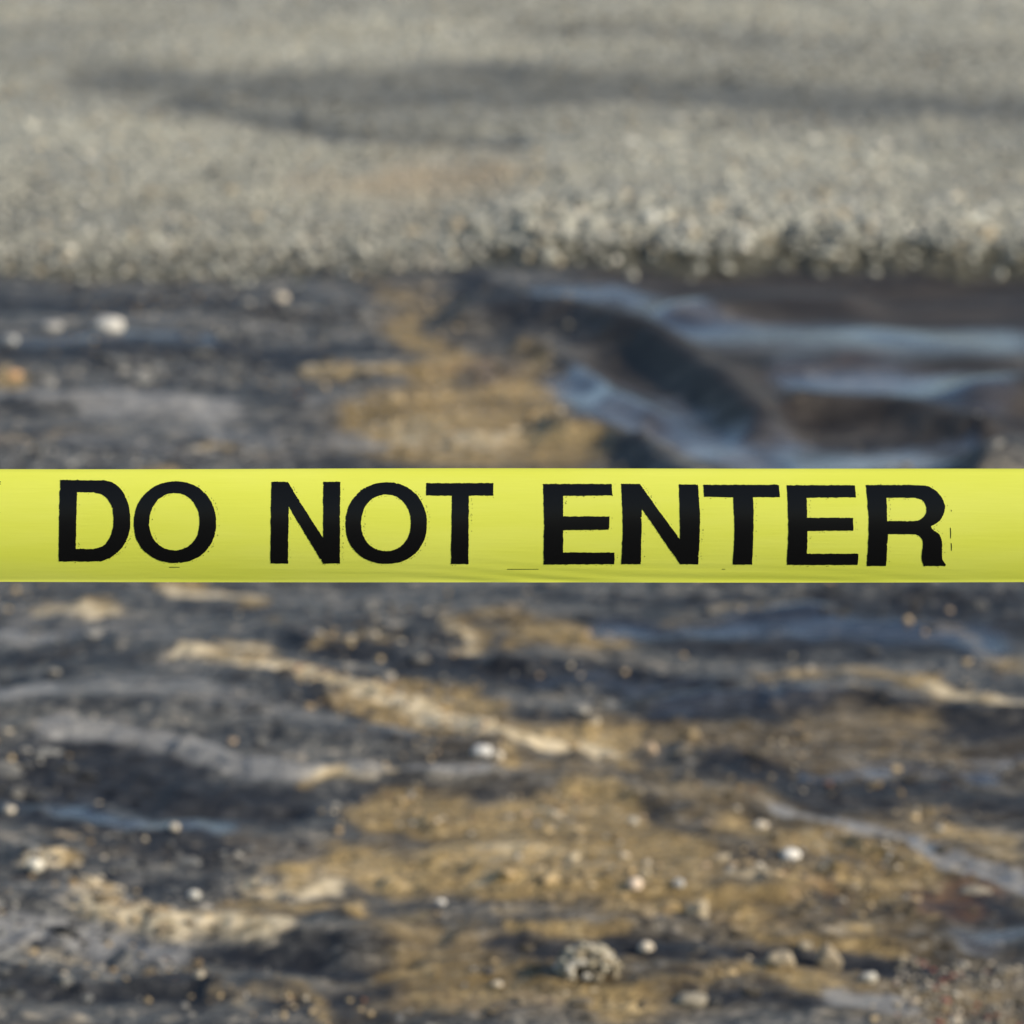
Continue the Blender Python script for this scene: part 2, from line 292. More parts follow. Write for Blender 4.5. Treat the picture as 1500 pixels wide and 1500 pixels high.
# ------------------------------------------------------------------ materials
def new_mat(name):
    m = bpy.data.materials.new(name); m.use_nodes = True
    return m, m.node_tree.nodes, m.node_tree.links, m.node_tree.nodes['Principled BSDF']
class NT:
    def __init__(s, m): s.n = m.node_tree.nodes; s.l = m.node_tree.links
    def attr(s, name):
        a = s.n.new('ShaderNodeAttribute'); a.attribute_name = name; return a.outputs['Fac']
    def acol(s, name):
        a = s.n.new('ShaderNodeAttribute'); a.attribute_name = name; return a.outputs['Color']
    def put(s, sock, v):
        if hasattr(v, 'is_linked'): s.l.new(v, sock)
        else: sock.default_value = v
    def math(s, op, a, b=0.0, c=0.0, clamp=False):
        m = s.n.new('ShaderNodeMath'); m.operation = op; m.use_clamp = clamp
        for i, v in enumerate((a, b, c)): s.put(m.inputs[i], v)
        return m.outputs[0]
    def mix(s, f, a, b, mode='MIX'):
        m = s.n.new('ShaderNodeMix'); m.data_type = 'RGBA'; m.blend_type = mode
        s.put(m.inputs[0], f)
        for i, v in ((6, a), (7, b)):
            if hasattr(v, 'is_linked'): s.l.new(v, m.inputs[i])
            else: m.inputs[i].default_value = (*v, 1)
        return m.outputs[2]
    def noise(s, vec, scale, detail=4, rough=0.55, dist=0.0):
        t = s.n.new('ShaderNodeTexNoise'); t.inputs['Scale'].default_value = scale; t.inputs['Detail'].default_value = detail
        t.inputs['Roughness'].default_value = rough; t.inputs['Distortion'].default_value = dist
        s.l.new(vec, t.inputs['Vector']); return t.outputs['Fac']
    def step(s, v, lo, hi):
        m = s.n.new('ShaderNodeMapRange'); m.interpolation_type = 'SMOOTHSTEP'; s.put(m.inputs[0], v)
        m.inputs[1].default_value = lo; m.inputs[2].default_value = hi; return m.outputs[0]
    def coords(s, scale=(1, 1, 1)):
        t = s.n.new('ShaderNodeTexCoord'); mp = s.n.new('ShaderNodeMapping'); mp.inputs['Scale'].default_value = scale
        s.l.new(t.outputs['Object'], mp.inputs['Vector']); return mp.outputs['Vector']
    def bump(s, h, strength, dist):
        b = s.n.new('ShaderNodeBump'); b.inputs['Strength'].default_value = strength; b.inputs['Distance'].default_value = dist
        s.l.new(h, b.inputs['Height']); return b.outputs['Normal']

gm, n_, l_, P = new_mat('washed_ground'); T = NT(gm)
v = T.coords()
vs = T.coords((0.30, 1.15, 1.0))
n1 = T.noise(vs, 9, 6, 0.62, 0.5); n2 = T.noise(T.coords((0.75, 1.1, 1.0)), 40, 5, 0.65); n3 = T.noise(v, 130, 3, 0.6); n0 = T.noise(vs, 2.5, 5, 0.6, 0.6)
grain = T.math('ADD', T.math('MULTIPLY', n2, 0.6), T.math('MULTIPLY', n3, 0.4))
mud = T.mix(T.step(n1, 0.35, 0.68), (0.016, 0.018, 0.021), (0.105, 0.108, 0.104))
mud = T.mix(T.step(n0, 0.55, 0.75), mud, (0.10, 0.082, 0.06))
mud = T.mix(T.math('MULTIPLY', T.attr('brown'), 0.8), mud, T.mix(T.step(n1, 0.35, 0.65), (0.045, 0.033, 0.017), (0.175, 0.125, 0.058)))
mud = T.mix(T.math('MULTIPLY', T.step(grain, 0.50, 0.62), 0.75), mud, T.mix(T.step(n1, 0.4, 0.6), (0.17, 0.165, 0.15), (0.30, 0.265, 0.21)))
mud = T.mix(T.math('MULTIPLY', T.step(grain, 0.47, 0.36), 0.85), mud, (0.014, 0.015, 0.019))
brk = T.math('ADD', T.math('MULTIPLY', n0, 0.22), T.math('ADD', T.math('MULTIPLY', n1, 0.30), T.math('MULTIPLY', grain, 0.48)))
brk = T.math('MULTIPLY', T.math('SUBTRACT', brk, 0.5), 4.0)
def mask(name, lo, hi, k=1.0):
    return T.step(T.math('ADD', T.attr(name), T.math('MULTIPLY', brk, k)), lo, hi)
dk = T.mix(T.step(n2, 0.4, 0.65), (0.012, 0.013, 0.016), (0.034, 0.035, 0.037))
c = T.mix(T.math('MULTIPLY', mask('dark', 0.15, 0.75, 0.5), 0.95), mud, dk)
sandc = T.mix(T.step(n1, 0.36, 0.64), (0.17, 0.118, 0.048), (0.38, 0.275, 0.125))
sandc = T.mix(T.step(grain, 0.50, 0.66), sandc, (0.52, 0.43, 0.27))
sandc = T.mix(T.step(n3, 0.60, 0.45), (0.12, 0.085, 0.04), sandc)
c = T.mix(T.math('MULTIPLY', T.attr('fold'), 0.9), c, T.mix(T.step(n1, 0.4, 0.65), (0.022, 0.018, 0.015), (0.046, 0.037, 0.029)))
c = T.mix(mask('sand', 0.16, 0.85, 0.75), c, sandc)
c = T.mix(mask('cream', 0.2, 1.0, 1.0), c, T.mix(T.step(n2, 0.35, 0.65), (0.36, 0.28, 0.155), (0.56, 0.47, 0.32)))
c = T.mix(T.math('MULTIPLY', mask('rust', 0.35, 1.25, 1.3), 0.55), c, (0.13, 0.062, 0.032))
siltc = T.mix(T.step(n2, 0.35, 0.7), (0.175, 0.172, 0.165), (0.26, 0.255, 0.24))
c = T.mix(T.math('MULTIPLY', mask('silt', 0.2, 0.75, 0.35), 0.85), c, siltc)
grc = T.mix(T.step(grain, 0.38, 0.64), (0.175, 0.175, 0.148), (0.35, 0.345, 0.29))
grc = T.mix(T.step(n0, 0.40, 0.66), grc, (0.345, 0.325, 0.245))
grc = T.mix(T.math('MULTIPLY', T.step(T.noise(T.coords((0.35, 0.8, 1)), 1.6, 4), 0.48, 0.68), 0.5), grc, (0.13, 0.135, 0.125))
grc = T.mix(T.math('MULTIPLY', T.attr('ochre'), 0.7), grc, (0.33, 0.26, 0.17))
grc = T.mix(T.math('MULTIPLY', T.step(T.attr('streak'), 0.0, 1.0), 0.75), grc, (0.075, 0.080, 0.078))
c = T.mix(T.step(T.attr('gravel'), 0.03, 0.12), c, T.mix(T.step(n2, 0.4, 0.65), (0.035, 0.033, 0.022), (0.095, 0.088, 0.062)))
grm = T.step(T.math('ADD', T.attr('gravel'), T.math('MULTIPLY', brk, 0.12)), 0.55, 0.95)
c = T.mix(grm, c, grc)
l_.new(c, P.inputs['Base Color'])
wet = T.step(T.math('ADD', T.math('MAXIMUM', T.attr('wet'), T.math('MULTIPLY', T.attr('fold'), 0.25)), T.math('MULTIPLY', brk, 0.42)), 0.25, 0.95)
rg = T.math('SUBTRACT', T.math('ADD', 0.55, T.math('MULTIPLY', grm, 0.32)), T.math('MULTIPLY', wet, 0.38))
rg = T.math('ADD', rg, T.math('MULTIPLY', T.math('SUBTRACT', n2, 0.5), 0.18))
l_.new(rg, P.inputs['Roughness'])
l_.new(T.math('ADD', 0.13, T.math('MULTIPLY', wet, 0.8)), P.inputs['Specular IOR Level'])
bh = T.math('ADD', T.math('MULTIPLY', n2, 1.0), T.math('MULTIPLY', n3, 0.5))
bs = T.bump(bh, 0.55, 0.012)
bN = [b for b in n_ if b.type == 'BUMP'][0]
T.put(bN.inputs['Strength'], T.math('SUBTRACT', 0.60, T.math('MULTIPLY', wet, 0.52)))
l_.new(bs, P.inputs['Normal'])

idx = np.arange(fx.size).reshape(shape)
F = np.stack([idx[:-1, :-1], idx[:-1, 1:], idx[1:, 1:], idx[1:, :-1]], -1).reshape(-1, 4)
gme = mesh_from('ground', np.stack([fx, fy, Z], -1), F, gm)
def fattr(me, name, val):
    a = me.attributes.new(name, 'FLOAT', 'POINT'); a.data.foreach_set('value', np.asarray(val, np.float32))
inside = np.exp(-np.maximum(0, np.abs(fx) - 2.5) * 0.0)
out_sand = 0.42 * sstep(0.1, 0.8, fbm(fx * 1.3, fy * 1.1, 131, 3)) * sstep(0.9, 1.8, np.abs(fx) / np.maximum(0.2, fy * 0.11))
fattr(gme, 'sand', np.clip(strokes(SAND, WX, WY), 0, 1.1) + out_sand)
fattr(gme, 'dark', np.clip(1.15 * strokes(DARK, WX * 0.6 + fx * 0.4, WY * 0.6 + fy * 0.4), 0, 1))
fattr(gme, 'silt', np.clip(strokes(SILT_SHEEN, WX * 0.4 + fx * 0.6, WY * 0.4 + fy * 0.6), 0, 1))
fattr(gme, 'brown', np.clip(strokes(BROWN, WX, WY), 0, 1))
fattr(gme, 'cream', np.clip(strokes(CREAMS, WX * 0.35 + fx * 0.65, WY * 0.35 + fy * 0.65), 0, 1.1))
fattr(gme, 'rust', np.clip(strokes(RUST, WX, WY), 0, 1))
fattr(gme, 'wet', np.clip(strokes(WET, WX * 0.5 + fx * 0.5, WY * 0.5 + fy * 0.5), 0, 1) * (1 - GR))
fattr(gme, 'ochre', np.clip(strokes(OCHRE, WX, WY), 0, 1))
FOLD = sstep(0.0, 0.22, fx - 0.02) * sstep(7.55, 8.2, fy) * (1 - GR) * sstep(1.9, 1.4, fx)
fattr(gme, 'fold', FOLD)
fattr(gme, 'streak', np.clip(STRK, 0, 1.2)); fattr(gme, 'gravel', GR)
ground = link('ground', gme); ground['kind'] = 'structure'
ground['label'] = 'washed-out ground of dark mud and tan sand below a grey gravel bank'

# ------------------------------------------------------------------ loose stones as masses
sm, n_, l_, P = new_mat('stone'); T = NT(sm)
c = T.acol('stone_colour'); v = T.coords()
c = T.mix(T.step(T.noise(v, 220, 3), 0.4, 0.7), c, T.mix(1.0, c, (0.72, 0.70, 0.66), 'MULTIPLY'))
l_.new(c, P.inputs['Base Color']); P.inputs['Roughness'].default_value = 0.8
l_.new(T.bump(T.noise(v, 160, 3), 0.4, 0.004), P.inputs['Normal'])

def ico(sub):
    bm = bmesh.new(); bmesh.ops.create_icosphere(bm, subdivisions=sub, radius=1)
    vv = np.array([q.co[:] for q in bm.verts]); ff = np.array([[q.index for q in f.verts] for f in bm.faces]); bm.free()
    return vv, ff
ICO1, ICOF = ico(1)
def stone_mass(name, xy, size, colours, label, sink=0.25, flat=0.7):
    n = len(xy); z = terrain(xy[:, 0], xy[:, 1])[0]
    k = len(ICO1)
    V = ICO1[None] * (1 + RNG.uniform(-0.28, 0.28, (n, k, 1)))
    sc = size[:, None] * np.stack([RNG.uniform(0.75, 1.3, n), RNG.uniform(0.75, 1.3, n), RNG.uniform(0.5, 1.0, n) * flat / 0.75], -1)
    V = V * sc[:, None, :] * 0.5
    a = RNG.uniform(0, 6.283, n); t = RNG.normal(0, 0.35, n)
    ca, sa = np.cos(a)[:, None], np.sin(a)[:, None]; ct, st = np.cos(t)[:, None], np.sin(t)[:, None]
    y2 = V[..., 1] * ct - V[..., 2] * st; z2 = V[..., 1] * st + V[..., 2] * ct
    X = V[..., 0] * ca - y2 * sa + xy[:, 0:1]; Y = V[..., 0] * sa + y2 * ca + xy[:, 1:2]
    Zz = z2 + (z + size * (0.5 * 0.75 * flat - sink))[:, None]
    verts = np.stack([X, Y, Zz], -1).reshape(-1, 3)
    faces = (ICOF[None] + (np.arange(n) * k)[:, None, None]).reshape(-1, 3)
    me = mesh_from(name, verts, faces, sm, smooth=False)
    ca_ = me.color_attributes.new('stone_colour', 'FLOAT_COLOR', 'POINT')
    cc = np.repeat(np.concatenate([colours, np.ones((n, 1))], 1), k, 0)
    ca_.data.foreach_set('color', cc.astype(np.float32).ravel())
    o = link(name, me); o['kind'] = 'stuff'; o['label'] = label
    return o
def pick(n, pal, wts, jit=0.12):
    p = np.array(pal)[RNG.choice(len(pal), n, p=np.array(wts) / sum(wts))]
    return np.clip(p * (1 + RNG.normal(0, jit, (n, 1))), 0.01, 0.85)
GPAL = [(0.30, 0.295, 0.24), (0.26, 0.26, 0.22), (0.37, 0.36, 0.295), (0.17, 0.17, 0.145), (0.32, 0.27, 0.18), (0.46, 0.445, 0.38)]
# gravel of the bank, denser along its broken lip
N = 62000
q = RNG.random(N); yy = 9.7 + 7.6 * q ** 1.5; xx = RNG.uniform(-2.5, 2.5, N)
far = np.arange(N) >= 40000                                # thinning out to the sides and up the bank
xx[far] = RNG.normal(0, 3.6, far.sum()); yy[far] = 9.6 + np.abs(RNG.normal(0, 5.5, far.sum()))
_, g_, d_, *_r = terrain(xx, yy)
keep = (g_ > 0.12) & (RNG.random(N) < np.where(xx < -0.1, 1.0, 0.04 + 0.96 * g_ ** 3)) & (RNG.random(N) > 0.8 * np.clip(d_, 0, 1)); xx, yy = xx[keep], yy[keep]
sz = np.clip(RNG.lognormal(math.log(0.0125), 0.42, len(xx)), 0.006, 0.036)
col = pick(len(xx), GPAL, [4, 3, 3, 2, 1, 1.2])
dd = np.clip(strokes(STREAKS, xx, yy), 0, 1)[:, None]; col = col * (1 - 0.66 * dd) * (0.86 + 0.5 * np.clip(fbm(xx * 0.8, yy * 0.55, 151, 3), -0.5, 0.5))[:, None]
oc = 0.6 * np.clip(strokes(OCHRE, xx, yy), 0, 1)[:, None]; col = col * (1 - oc) + oc * np.array([0.30, 0.235, 0.15])
stone_mass('bank_gravel', np.stack([xx, yy], -1), sz, col, 'loose grey gravel covering the bank behind the mud', 0.2)
N = 9000
xx = RNG.uniform(-1.9, 1.9, N); yy = np.interp(xx, EDGE_X, EDGE_Y) + np.where(xx < -0.1, RNG.normal(0.25, 0.3, N), RNG.normal(0.26, 0.17, N))
g_ = terrain(xx, yy)[1]; keep = (g_ > 0.004) & (RNG.random(N) < np.where(xx < -0.1, 0.05 + 0.45 * g_, 0.04 + 0.96 * g_ ** 3)); xx, yy = xx[keep], yy[keep]
sz = np.clip(RNG.lognormal(math.log(0.0175), 0.42, len(xx)), 0.008, 0.045) * np.where(xx < -0.1, 0.75, 1.0)
stone_mass('lip_gravel', np.stack([xx, yy], -1), sz, pick(len(xx), GPAL, [4, 3, 3, 3, 1.5, 1.5]), 'coarse gravel crumbling along the broken edge of the bank', 0.2, 0.9)
# grit washed over the mud
N = 60000
xx = RNG.uniform(-2.0, 2.0, N); yy = 4.3 + 6.0 * RNG.random(N) ** 1.2
t_ = terrain(xx, yy); dens = sstep(0.0, 0.55, fbm(xx * 3.2, yy * 2.2, 141, 3)) * (1 - t_[1]) * (1 - t_[6])
sa = strokes(SAND, t_[3], t_[4]); dens = dens * (0.25 + 0.75 * np.clip(sa, 0, 1))
keep = RNG.random(N) < dens; xx, yy = xx[keep], yy[keep]
sz = np.clip(RNG.lognormal(math.log(0.0060), 0.42, len(xx)), 0.003, 0.016)
MPAL = [(0.33, 0.25, 0.14), (0.22, 0.155, 0.08), (0.44, 0.38, 0.28), (0.06, 0.06, 0.06), (0.20, 0.09, 0.045), (0.24, 0.23, 0.205)]
stone_mass('washed_grit', np.stack([xx, yy], -1), sz, pick(len(xx), MPAL, [4, 3, 1.2, 3, 0.5, 2]), 'fine tan and grey grit scattered over the mud', 0.2)

# crumbly clods of mud and caked sand
N = 26000
xx = RNG.uniform(-1.6, 1.6, N); yy = 4.35 + 5.6 * RNG.random(N) ** 1.25
t_ = terrain(xx, yy); patch = sstep(-0.15, 0.45, fbm(xx * 2.6, yy * 2.0, 171, 3))
keep = RNG.random(N) < patch * (1 - t_[1]) * np.clip(1 - 1.2 * t_[6], 0, 1) * (0.30 + 0.70 * sstep(0.3, -0.5, xx)); xx, yy = xx[keep], yy[keep]
t_ = terrain(xx, yy); sa = np.clip(strokes(SAND, t_[3], t_[4]), 0, 1)[:, None]; br = np.clip(strokes(BROWN, t_[3], t_[4]), 0, 1)[:, None]
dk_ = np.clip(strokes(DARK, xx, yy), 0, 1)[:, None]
cm = pick(len(xx), [(0.05, 0.051, 0.052), (0.10, 0.10, 0.095), (0.16, 0.16, 0.15), (0.024, 0.024, 0.026), (0.26, 0.245, 0.21)], [4, 4, 3, 3, 1])
cs = pick(len(xx), [(0.24, 0.17, 0.08), (0.34, 0.25, 0.125), (0.15, 0.11, 0.055), (0.44, 0.36, 0.23)], [4, 3, 3, 1.5])
cb = pick(len(xx), [(0.09, 0.07, 0.04), (0.05, 0.04, 0.025), (0.16, 0.125, 0.07)], [3, 3, 1])
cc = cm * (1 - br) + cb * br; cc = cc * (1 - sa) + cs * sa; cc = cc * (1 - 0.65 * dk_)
stone_mass('mud_clods', np.stack([xx, yy], -1), np.clip(RNG.lognormal(math.log(0.015), 0.45, len(xx)), 0.006, 0.045), cc, 'small crumbly clods of mud and caked sand over the wash', 0.22, 0.5)
N = 420
pts = np.array([gp(a, b) for a, b in zip(RNG.uniform(1310, 1560, N), 1400 + 130 * RNG.random(N))])
sz = np.clip(RNG.lognormal(math.log(0.0065), 0.35, N), 0.003, 0.013)
stone_mass('muddy_grit', pts, sz, pick(N, [(0.17, 0.15, 0.11), (0.11, 0.10, 0.08), (0.30, 0.26, 0.20), (0.17, 0.055, 0.035), (0.36, 0.33, 0.27)], [4, 4, 2, 0.8, 1]), 'olive and reddish grit bed beside the smooth grey silt patch', 0.2)

# ------------------------------------------------------------------ single pebbles and lumps
ICO3, ICO3F = ico(3)
def pebble_mesh(seed, rough=0.16, facet=0.0):
    p = ICO3.copy()
    s = seed * 3.7
    d = 1 + rough * (perlin(p[:, 0] * 1.1 + s, p[:, 1] * 1.1 + p[:, 2] * 0.9, seed) + 0.6 * perlin(p[:, 2] * 1.6 + s, p[:, 0] * 1.5 - p[:, 1], seed + 5))
    d += rough * 0.35 * perlin(p[:, 0] * 4 + s, p[:, 1] * 4 + p[:, 2] * 3, seed + 9)
    return p * d[:, None]
def pebble(name, px, py, w, col, label, cat='pebble', group=None, seed=0, ratio=0.62, rough=0.16, dy=0.85, sink=0.24, rz=0.0):
    x, y = gp(px, py); m = w * 0.9 / ppm(y) * 0.5
    V = pebble_mesh(seed, rough) * np.array([m, m * dy, m * ratio])
    c_, s_ = math.cos(rz), math.sin(rz)
    V = np.stack([V[:, 0] * c_ - V[:, 1] * s_, V[:, 0] * s_ + V[:, 1] * c_, V[:, 2]], -1)
    me = mesh_from(name, V, ICO3F, sm)
    a = me.color_attributes.new('stone_colour', 'FLOAT_COLOR', 'POINT')
    a.data.foreach_set('color', np.tile(np.array([*col, 1], np.float32), len(V)))
    o = link(name, me); o.location = (x, y, hgt(x, y) + m * ratio * (1 - 2 * sink))
    o['label'] = label; o['category'] = cat
    if group: o['group'] = group
    return o
WHITE, CREAM, TAN, GREY = (0.74, 0.70, 0.62), (0.56, 0.49, 0.38), (0.42, 0.31, 0.20), (0.40, 0.39, 0.36)
pebble('pebble', 1158, 1260, 33, WHITE, 'smooth white oval pebble lying alone beside the pale silt rivulet', seed=1, ratio=0.6, rough=0.08)
pebble('pebble', 930, 1311, 25, (0.66, 0.53, 0.40), 'round peach-coloured pebble above the low dark mud step', seed=2, ratio=0.9, rough=0.08)
pebble('pebble', 994, 1311, 20, GREY, 'small grey pebble next to the broken tan stone', seed=3, ratio=0.8)
pebble('pebble', 1114, 1211, 24, CREAM, 'cream flat pebble upslope of the white oval pebble', seed=4)
pebble('pebble', 946, 1401, 24, CREAM, 'cream pebble in the dark mud beside the porous rubble lump', seed=5, ratio=0.8)
pebble('pebble', 952, 1097, 24, TAN, 'tan round pebble on the brown mud past the bright sand strip', seed=6, ratio=0.9)
pebble('pebble', 160, 493, 50, (0.52, 0.50, 0.45), 'large pale rounded cobble on dark mud below the gravel bank', seed=7, ratio=0.62)
pebble('pebble', 76, 490, 40, (0.32, 0.31, 0.285), 'grey flat cobble beside the large pale cobble', seed=8, ratio=0.45)
pebble('pebble', 16, 507, 22, (0.38, 0.38, 0.36), 'small round grey pebble near the flat grey cobble', seed=9, ratio=0.8)
pebble('pebble', 20, 550, 26, (0.50, 0.30, 0.15), 'orange-brown stone on dark mud, downslope of the pale cobble', seed=10, ratio=0.6)
pebble('pebble', 412, 444, 22, CREAM, 'cream stone at the foot of the soft gravel slope', seed=12, ratio=0.8)
pebble('pebble', 52, 1284, 28, (0.62, 0.58, 0.48), 'bright cream stone capping the mud lump in the hollow', seed=13, ratio=0.85)
pebble('pebble', 284, 1308, 22, (0.56, 0.54, 0.47), 'pale rounded stone at the edge of the cream sand flat', seed=14, ratio=0.7)
pebble('pebble', 706, 1124, 34, (0.52, 0.51, 0.48), 'pale grey angular stone at the end of the light mud crest', seed=15, ratio=0.6, rough=0.24)
pebble('pebble', 730, 1130, 18, CREAM, 'small cream stone touching the pale grey angular stone', seed=16, ratio=0.9)
pebble('pebble', 646, 1317, 15, WHITE, 'small white pebble alone on the tan sand', seed=17, ratio=0.7)
pebble('pebble', 256, 1226, 17, CREAM, 'tiny cream pebble on the rim of the darkest mud hollow', seed=18, ratio=0.8)
small = [(770, 1194, 18), (812, 1194, 22), (824, 1202, 16), (928, 1206, 22), (942, 1200, 14), (1080, 1195, 16), (1034, 1213, 14), (1236, 1222, 13), (1296, 1252, 14),
         (1206, 1282, 14), (1112, 1280, 16), (1074, 1276, 18), (1034, 1278, 20), (948, 1276, 18), (914, 1266, 20), (965, 1282, 14), (760, 1270, 18),
         (690, 1224, 14), (640, 1210, 16), (612, 1028, 12), (1268, 1434, 22), (1147, 1083, 12), (1000, 962, 14), (1354, 938, 14), (1390, 910, 16), (1330, 926, 16),
         (835, 990, 14), (850, 998, 12), (915, 995, 14), (790, 998, 12), (340, 1105, 20), (145, 1180, 16), (14, 1198, 24), (590, 1120, 10), (640, 1118, 12),
         (152, 1262, 14), (170, 1296, 18), (212, 1236, 12), (1096, 1405, 12), (1395, 1424, 12), (1442, 1424, 12), (860, 930, 14), (1020, 862, 16)]
def small_place(a, b):
    if b < 1020 and a > 1300: return 'little tan pebble in the trio on dark blue mud beyond the wet bands'
    if b < 1020 and a > 700: return 'little cream pebble on the dark mud ridge just past the tape'
    if a < 360: return 'little pale pebble in or around the darkest mud hollow'
    if a < 760 and b < 1160: return 'little pale grain beside the grey mud hump'
    if a < 760: return 'little cream pebble on the tan sand fan'
    if b < 1100: return 'little tan pebble on the dark brown mud flat'
    if b < 1230 and a < 1000: return 'little bright pebble in the row on the upper tan sand'
    if b < 1230: return 'little tan pebble between the sand fan and the silt rivulet'
    if b < 1300 and a < 1000: return 'little cream pebble in the cluster on the lower tan sand'
    if b < 1300: return 'little peach pebble in the row just downslope of the white oval pebble'
    return 'little pale pebble on the olive grit and dark mud around the muddy stones'
for i, (a, b, w) in enumerate(small):
    pebble('small_pebble', a, b, w * random.uniform(0.65, 0.95), random.choice([(0.46, 0.39, 0.28), TAN, (0.44, 0.38, 0.28), (0.40, 0.30, 0.18), (0.52, 0.46, 0.36)]),
           small_place(a, b), 'pebble', 'little pebbles strewn over the wash', seed=30 + i, ratio=random.uniform(0.45, 0.8), rough=0.28, rz=random.uniform(0, 3), sink=0.26)
pebble('broken_stone', 1022, 1342, 40, (0.30, 0.25, 0.165), 'tan broken stone with a dark gap at its flank, by the small grey pebble', 'stone', seed=80, ratio=0.8, rough=0.3)
pebble('broken_stone', 1142, 1420, 46, (0.30, 0.25, 0.17), 'pitted tan stone leaning beside the upright mud-caked stone', 'stone', seed=81, ratio=0.75, rough=0.35)
pebble('broken_stone', 1212, 1412, 40, (0.22, 0.18, 0.12), 'upright mud-caked stone next to the pitted tan stone', 'stone', seed=82, ratio=1.25, rough=0.3)
pebble('broken_stone', 1178, 1392, 22, (0.27, 0.23, 0.16), 'small tan stone wedged above the pair of muddy stones', 'stone', seed=83, ratio=0.9, rough=0.3)
pebble('broken_stone', 1272, 1436, 28, (0.42, 0.40, 0.34), 'pale chipped stone at the rim of the smooth grey silt patch', 'stone', seed=84, ratio=0.7, rough=0.3)
pebble('broken_stone', 1010, 1478, 56, (0.22, 0.195, 0.145), 'low muddy stone half buried below the porous rubble lump', 'stone', seed=85, ratio=0.45, rough=0.25)

# porous rubble lump: a core of fused aggregate
def rubble(px, py, w):
    x, y = gp(px, py); m = w / ppm(y) * 0.5
    r = bpy.data.objects.new('rubble_lump', None); COL.objects.link(r)
    z0 = hgt(x, y); r.location = (x, y, z0)
    r['label'] = 'porous lump of cemented pale pebbles with dark hollows, sitting in the dark mud'; r['category'] = 'rubble'
    V = pebble_mesh(90, 0.4) * np.array([m * 0.72, m * 0.62, m * 0.46]) + np.array([0, 0, m * 0.26])
    me = mesh_from('core', V, ICO3F, sm)
    a = me.color_attributes.new('stone_colour', 'FLOAT_COLOR', 'POINT'); a.data.foreach_set('color', np.tile(np.array([0.05, 0.043, 0.03, 1], np.float32), len(V)))
    link('core', me, r)
    rr = random.Random(3)
    holes = [Vector((-0.25, -0.85, 0.15)).normalized(), Vector((0.30, -0.8, 0.25)).normalized(), Vector((0.85, -0.5, 0.05)).normalized(), Vector((0.0, -0.5, 0.75)).normalized()]
    n = 150
    for i in range(n):
        zc = 1 - 1.25 * (i + 0.5) / n; th = i * 2.39996 + rr.uniform(-0.3, 0.3); rc = math.sqrt(max(0, 1 - zc * zc))
        d = Vector((math.cos(th) * rc, math.sin(th) * rc, zc))
        if max(d.dot(hh) for hh in holes) > 0.955: continue
        s = m * rr.uniform(0.09, 0.19)
        V = pebble_mesh(100 + i, 0.35) * np.array([s, s, s * 0.85])
        me = mesh_from('aggregate_pebble', V, ICO3F, sm)
        cc = rr.choice([(0.34, 0.31, 0.23), (0.27, 0.235, 0.16), (0.44, 0.41, 0.34), (0.22, 0.185, 0.12)])
        a = me.color_attributes.new('stone_colour', 'FLOAT_COLOR', 'POINT'); a.data.foreach_set('color', np.tile(np.array([*cc, 1], np.float32), len(V)))
        k = rr.uniform(0.78, 0.95)
        o = link('aggregate_pebble', me, r); o.location = (d.x * m * k, d.y * m * k * 0.9, d.z * m * k * 0.78 + m * 0.22)
rubble(860, 1440, 92)

# ------------------------------------------------------------------ barrier tape
d0 = ray(750, 770); TY = TAPE_D * CT
TZ = CAM_H + TY / d0[1] * d0[2]
def tape_xz(px, py):
    d = ray(px, py); t = TY / d[1]; return d[0] * t, CAM_H + d[2] * t
zt = tape_xz(750, 687.5)[1]; zb = tape_xz(750, 851.5)[1]
TH = (zt - zb) / 2; TZ = (zt + zb) / 2
def tape_y(x, z):
    t = np.clip((z - TZ) / TH, -1.0, 1.0)
    e = np.clip((np.abs(t) - 0.93) / 0.07, 0, 1)
    y = TY - 0.0068 + 0.0068 * np.abs(t) ** 2.1 + 0.0022 * t
    y = y - 0.0004 * e * e                                        # slightly thickened, curled selvedge
    lo = np.clip((-t - 0.45) / 0.5, 0, 1)                         # faint diagonal stretch creases above the lower edge
    y = y + 0.00013 * lo * np.sin((z * 900 + x * 55) + 2.0 * np.sin(x * 23)) * (0.5 + 0.5 * np.sin(x * 9 + 1.0))
    y = y + 0.00035 * np.sin(x * 7.0 + t * 1.3) + 0.0002 * np.sin(x * 19 + t * 2.2 + 1)
    return y
def edge_wave(x, s):
    return 0.0002 * np.sin(x * 6 + s) + 0.00015 * np.sin(x * 15 + s * 2)
tm, n_, l_, P = new_mat('yellow_film'); T = NT(tm)
v = T.coords((1, 1, 6))
yc = T.mix(T.step(T.noise(v, 6, 3), 0.35, 0.7), (0.72, 0.745, 0.080), (0.75, 0.77, 0.108))
l_.new(yc, P.inputs['Base Color']); P.inputs['Roughness'].default_value = 0.38
P.inputs['Specular IOR Level'].default_value = 0.45
crease = T.noise(T.coords((3, 1, 60)), 9, 2)
l_.new(T.bump(crease, 0.06, 0.002), P.inputs['Normal'])
tr = n_.new('ShaderNodeBsdfTranslucent'); l_.new(yc, tr.inputs['Color'])
mx = n_.new('ShaderNodeMixShader'); mx.inputs[0].default_value = 0.22
out = n_['Material Output']
l_.new(P.outputs[0], mx.inputs[1]); l_.new(tr.outputs[0], mx.inputs[2]); l_.new(mx.outputs[0], out.inputs['Surface'])
im, n_, l_, P = new_mat('black_ink'); P.inputs['Base Color'].default_value = (0.004, 0.004, 0.004, 1)
P.inputs['Roughness'].default_value = 0.24; P.inputs['Specular IOR Level'].default_value = 0.14

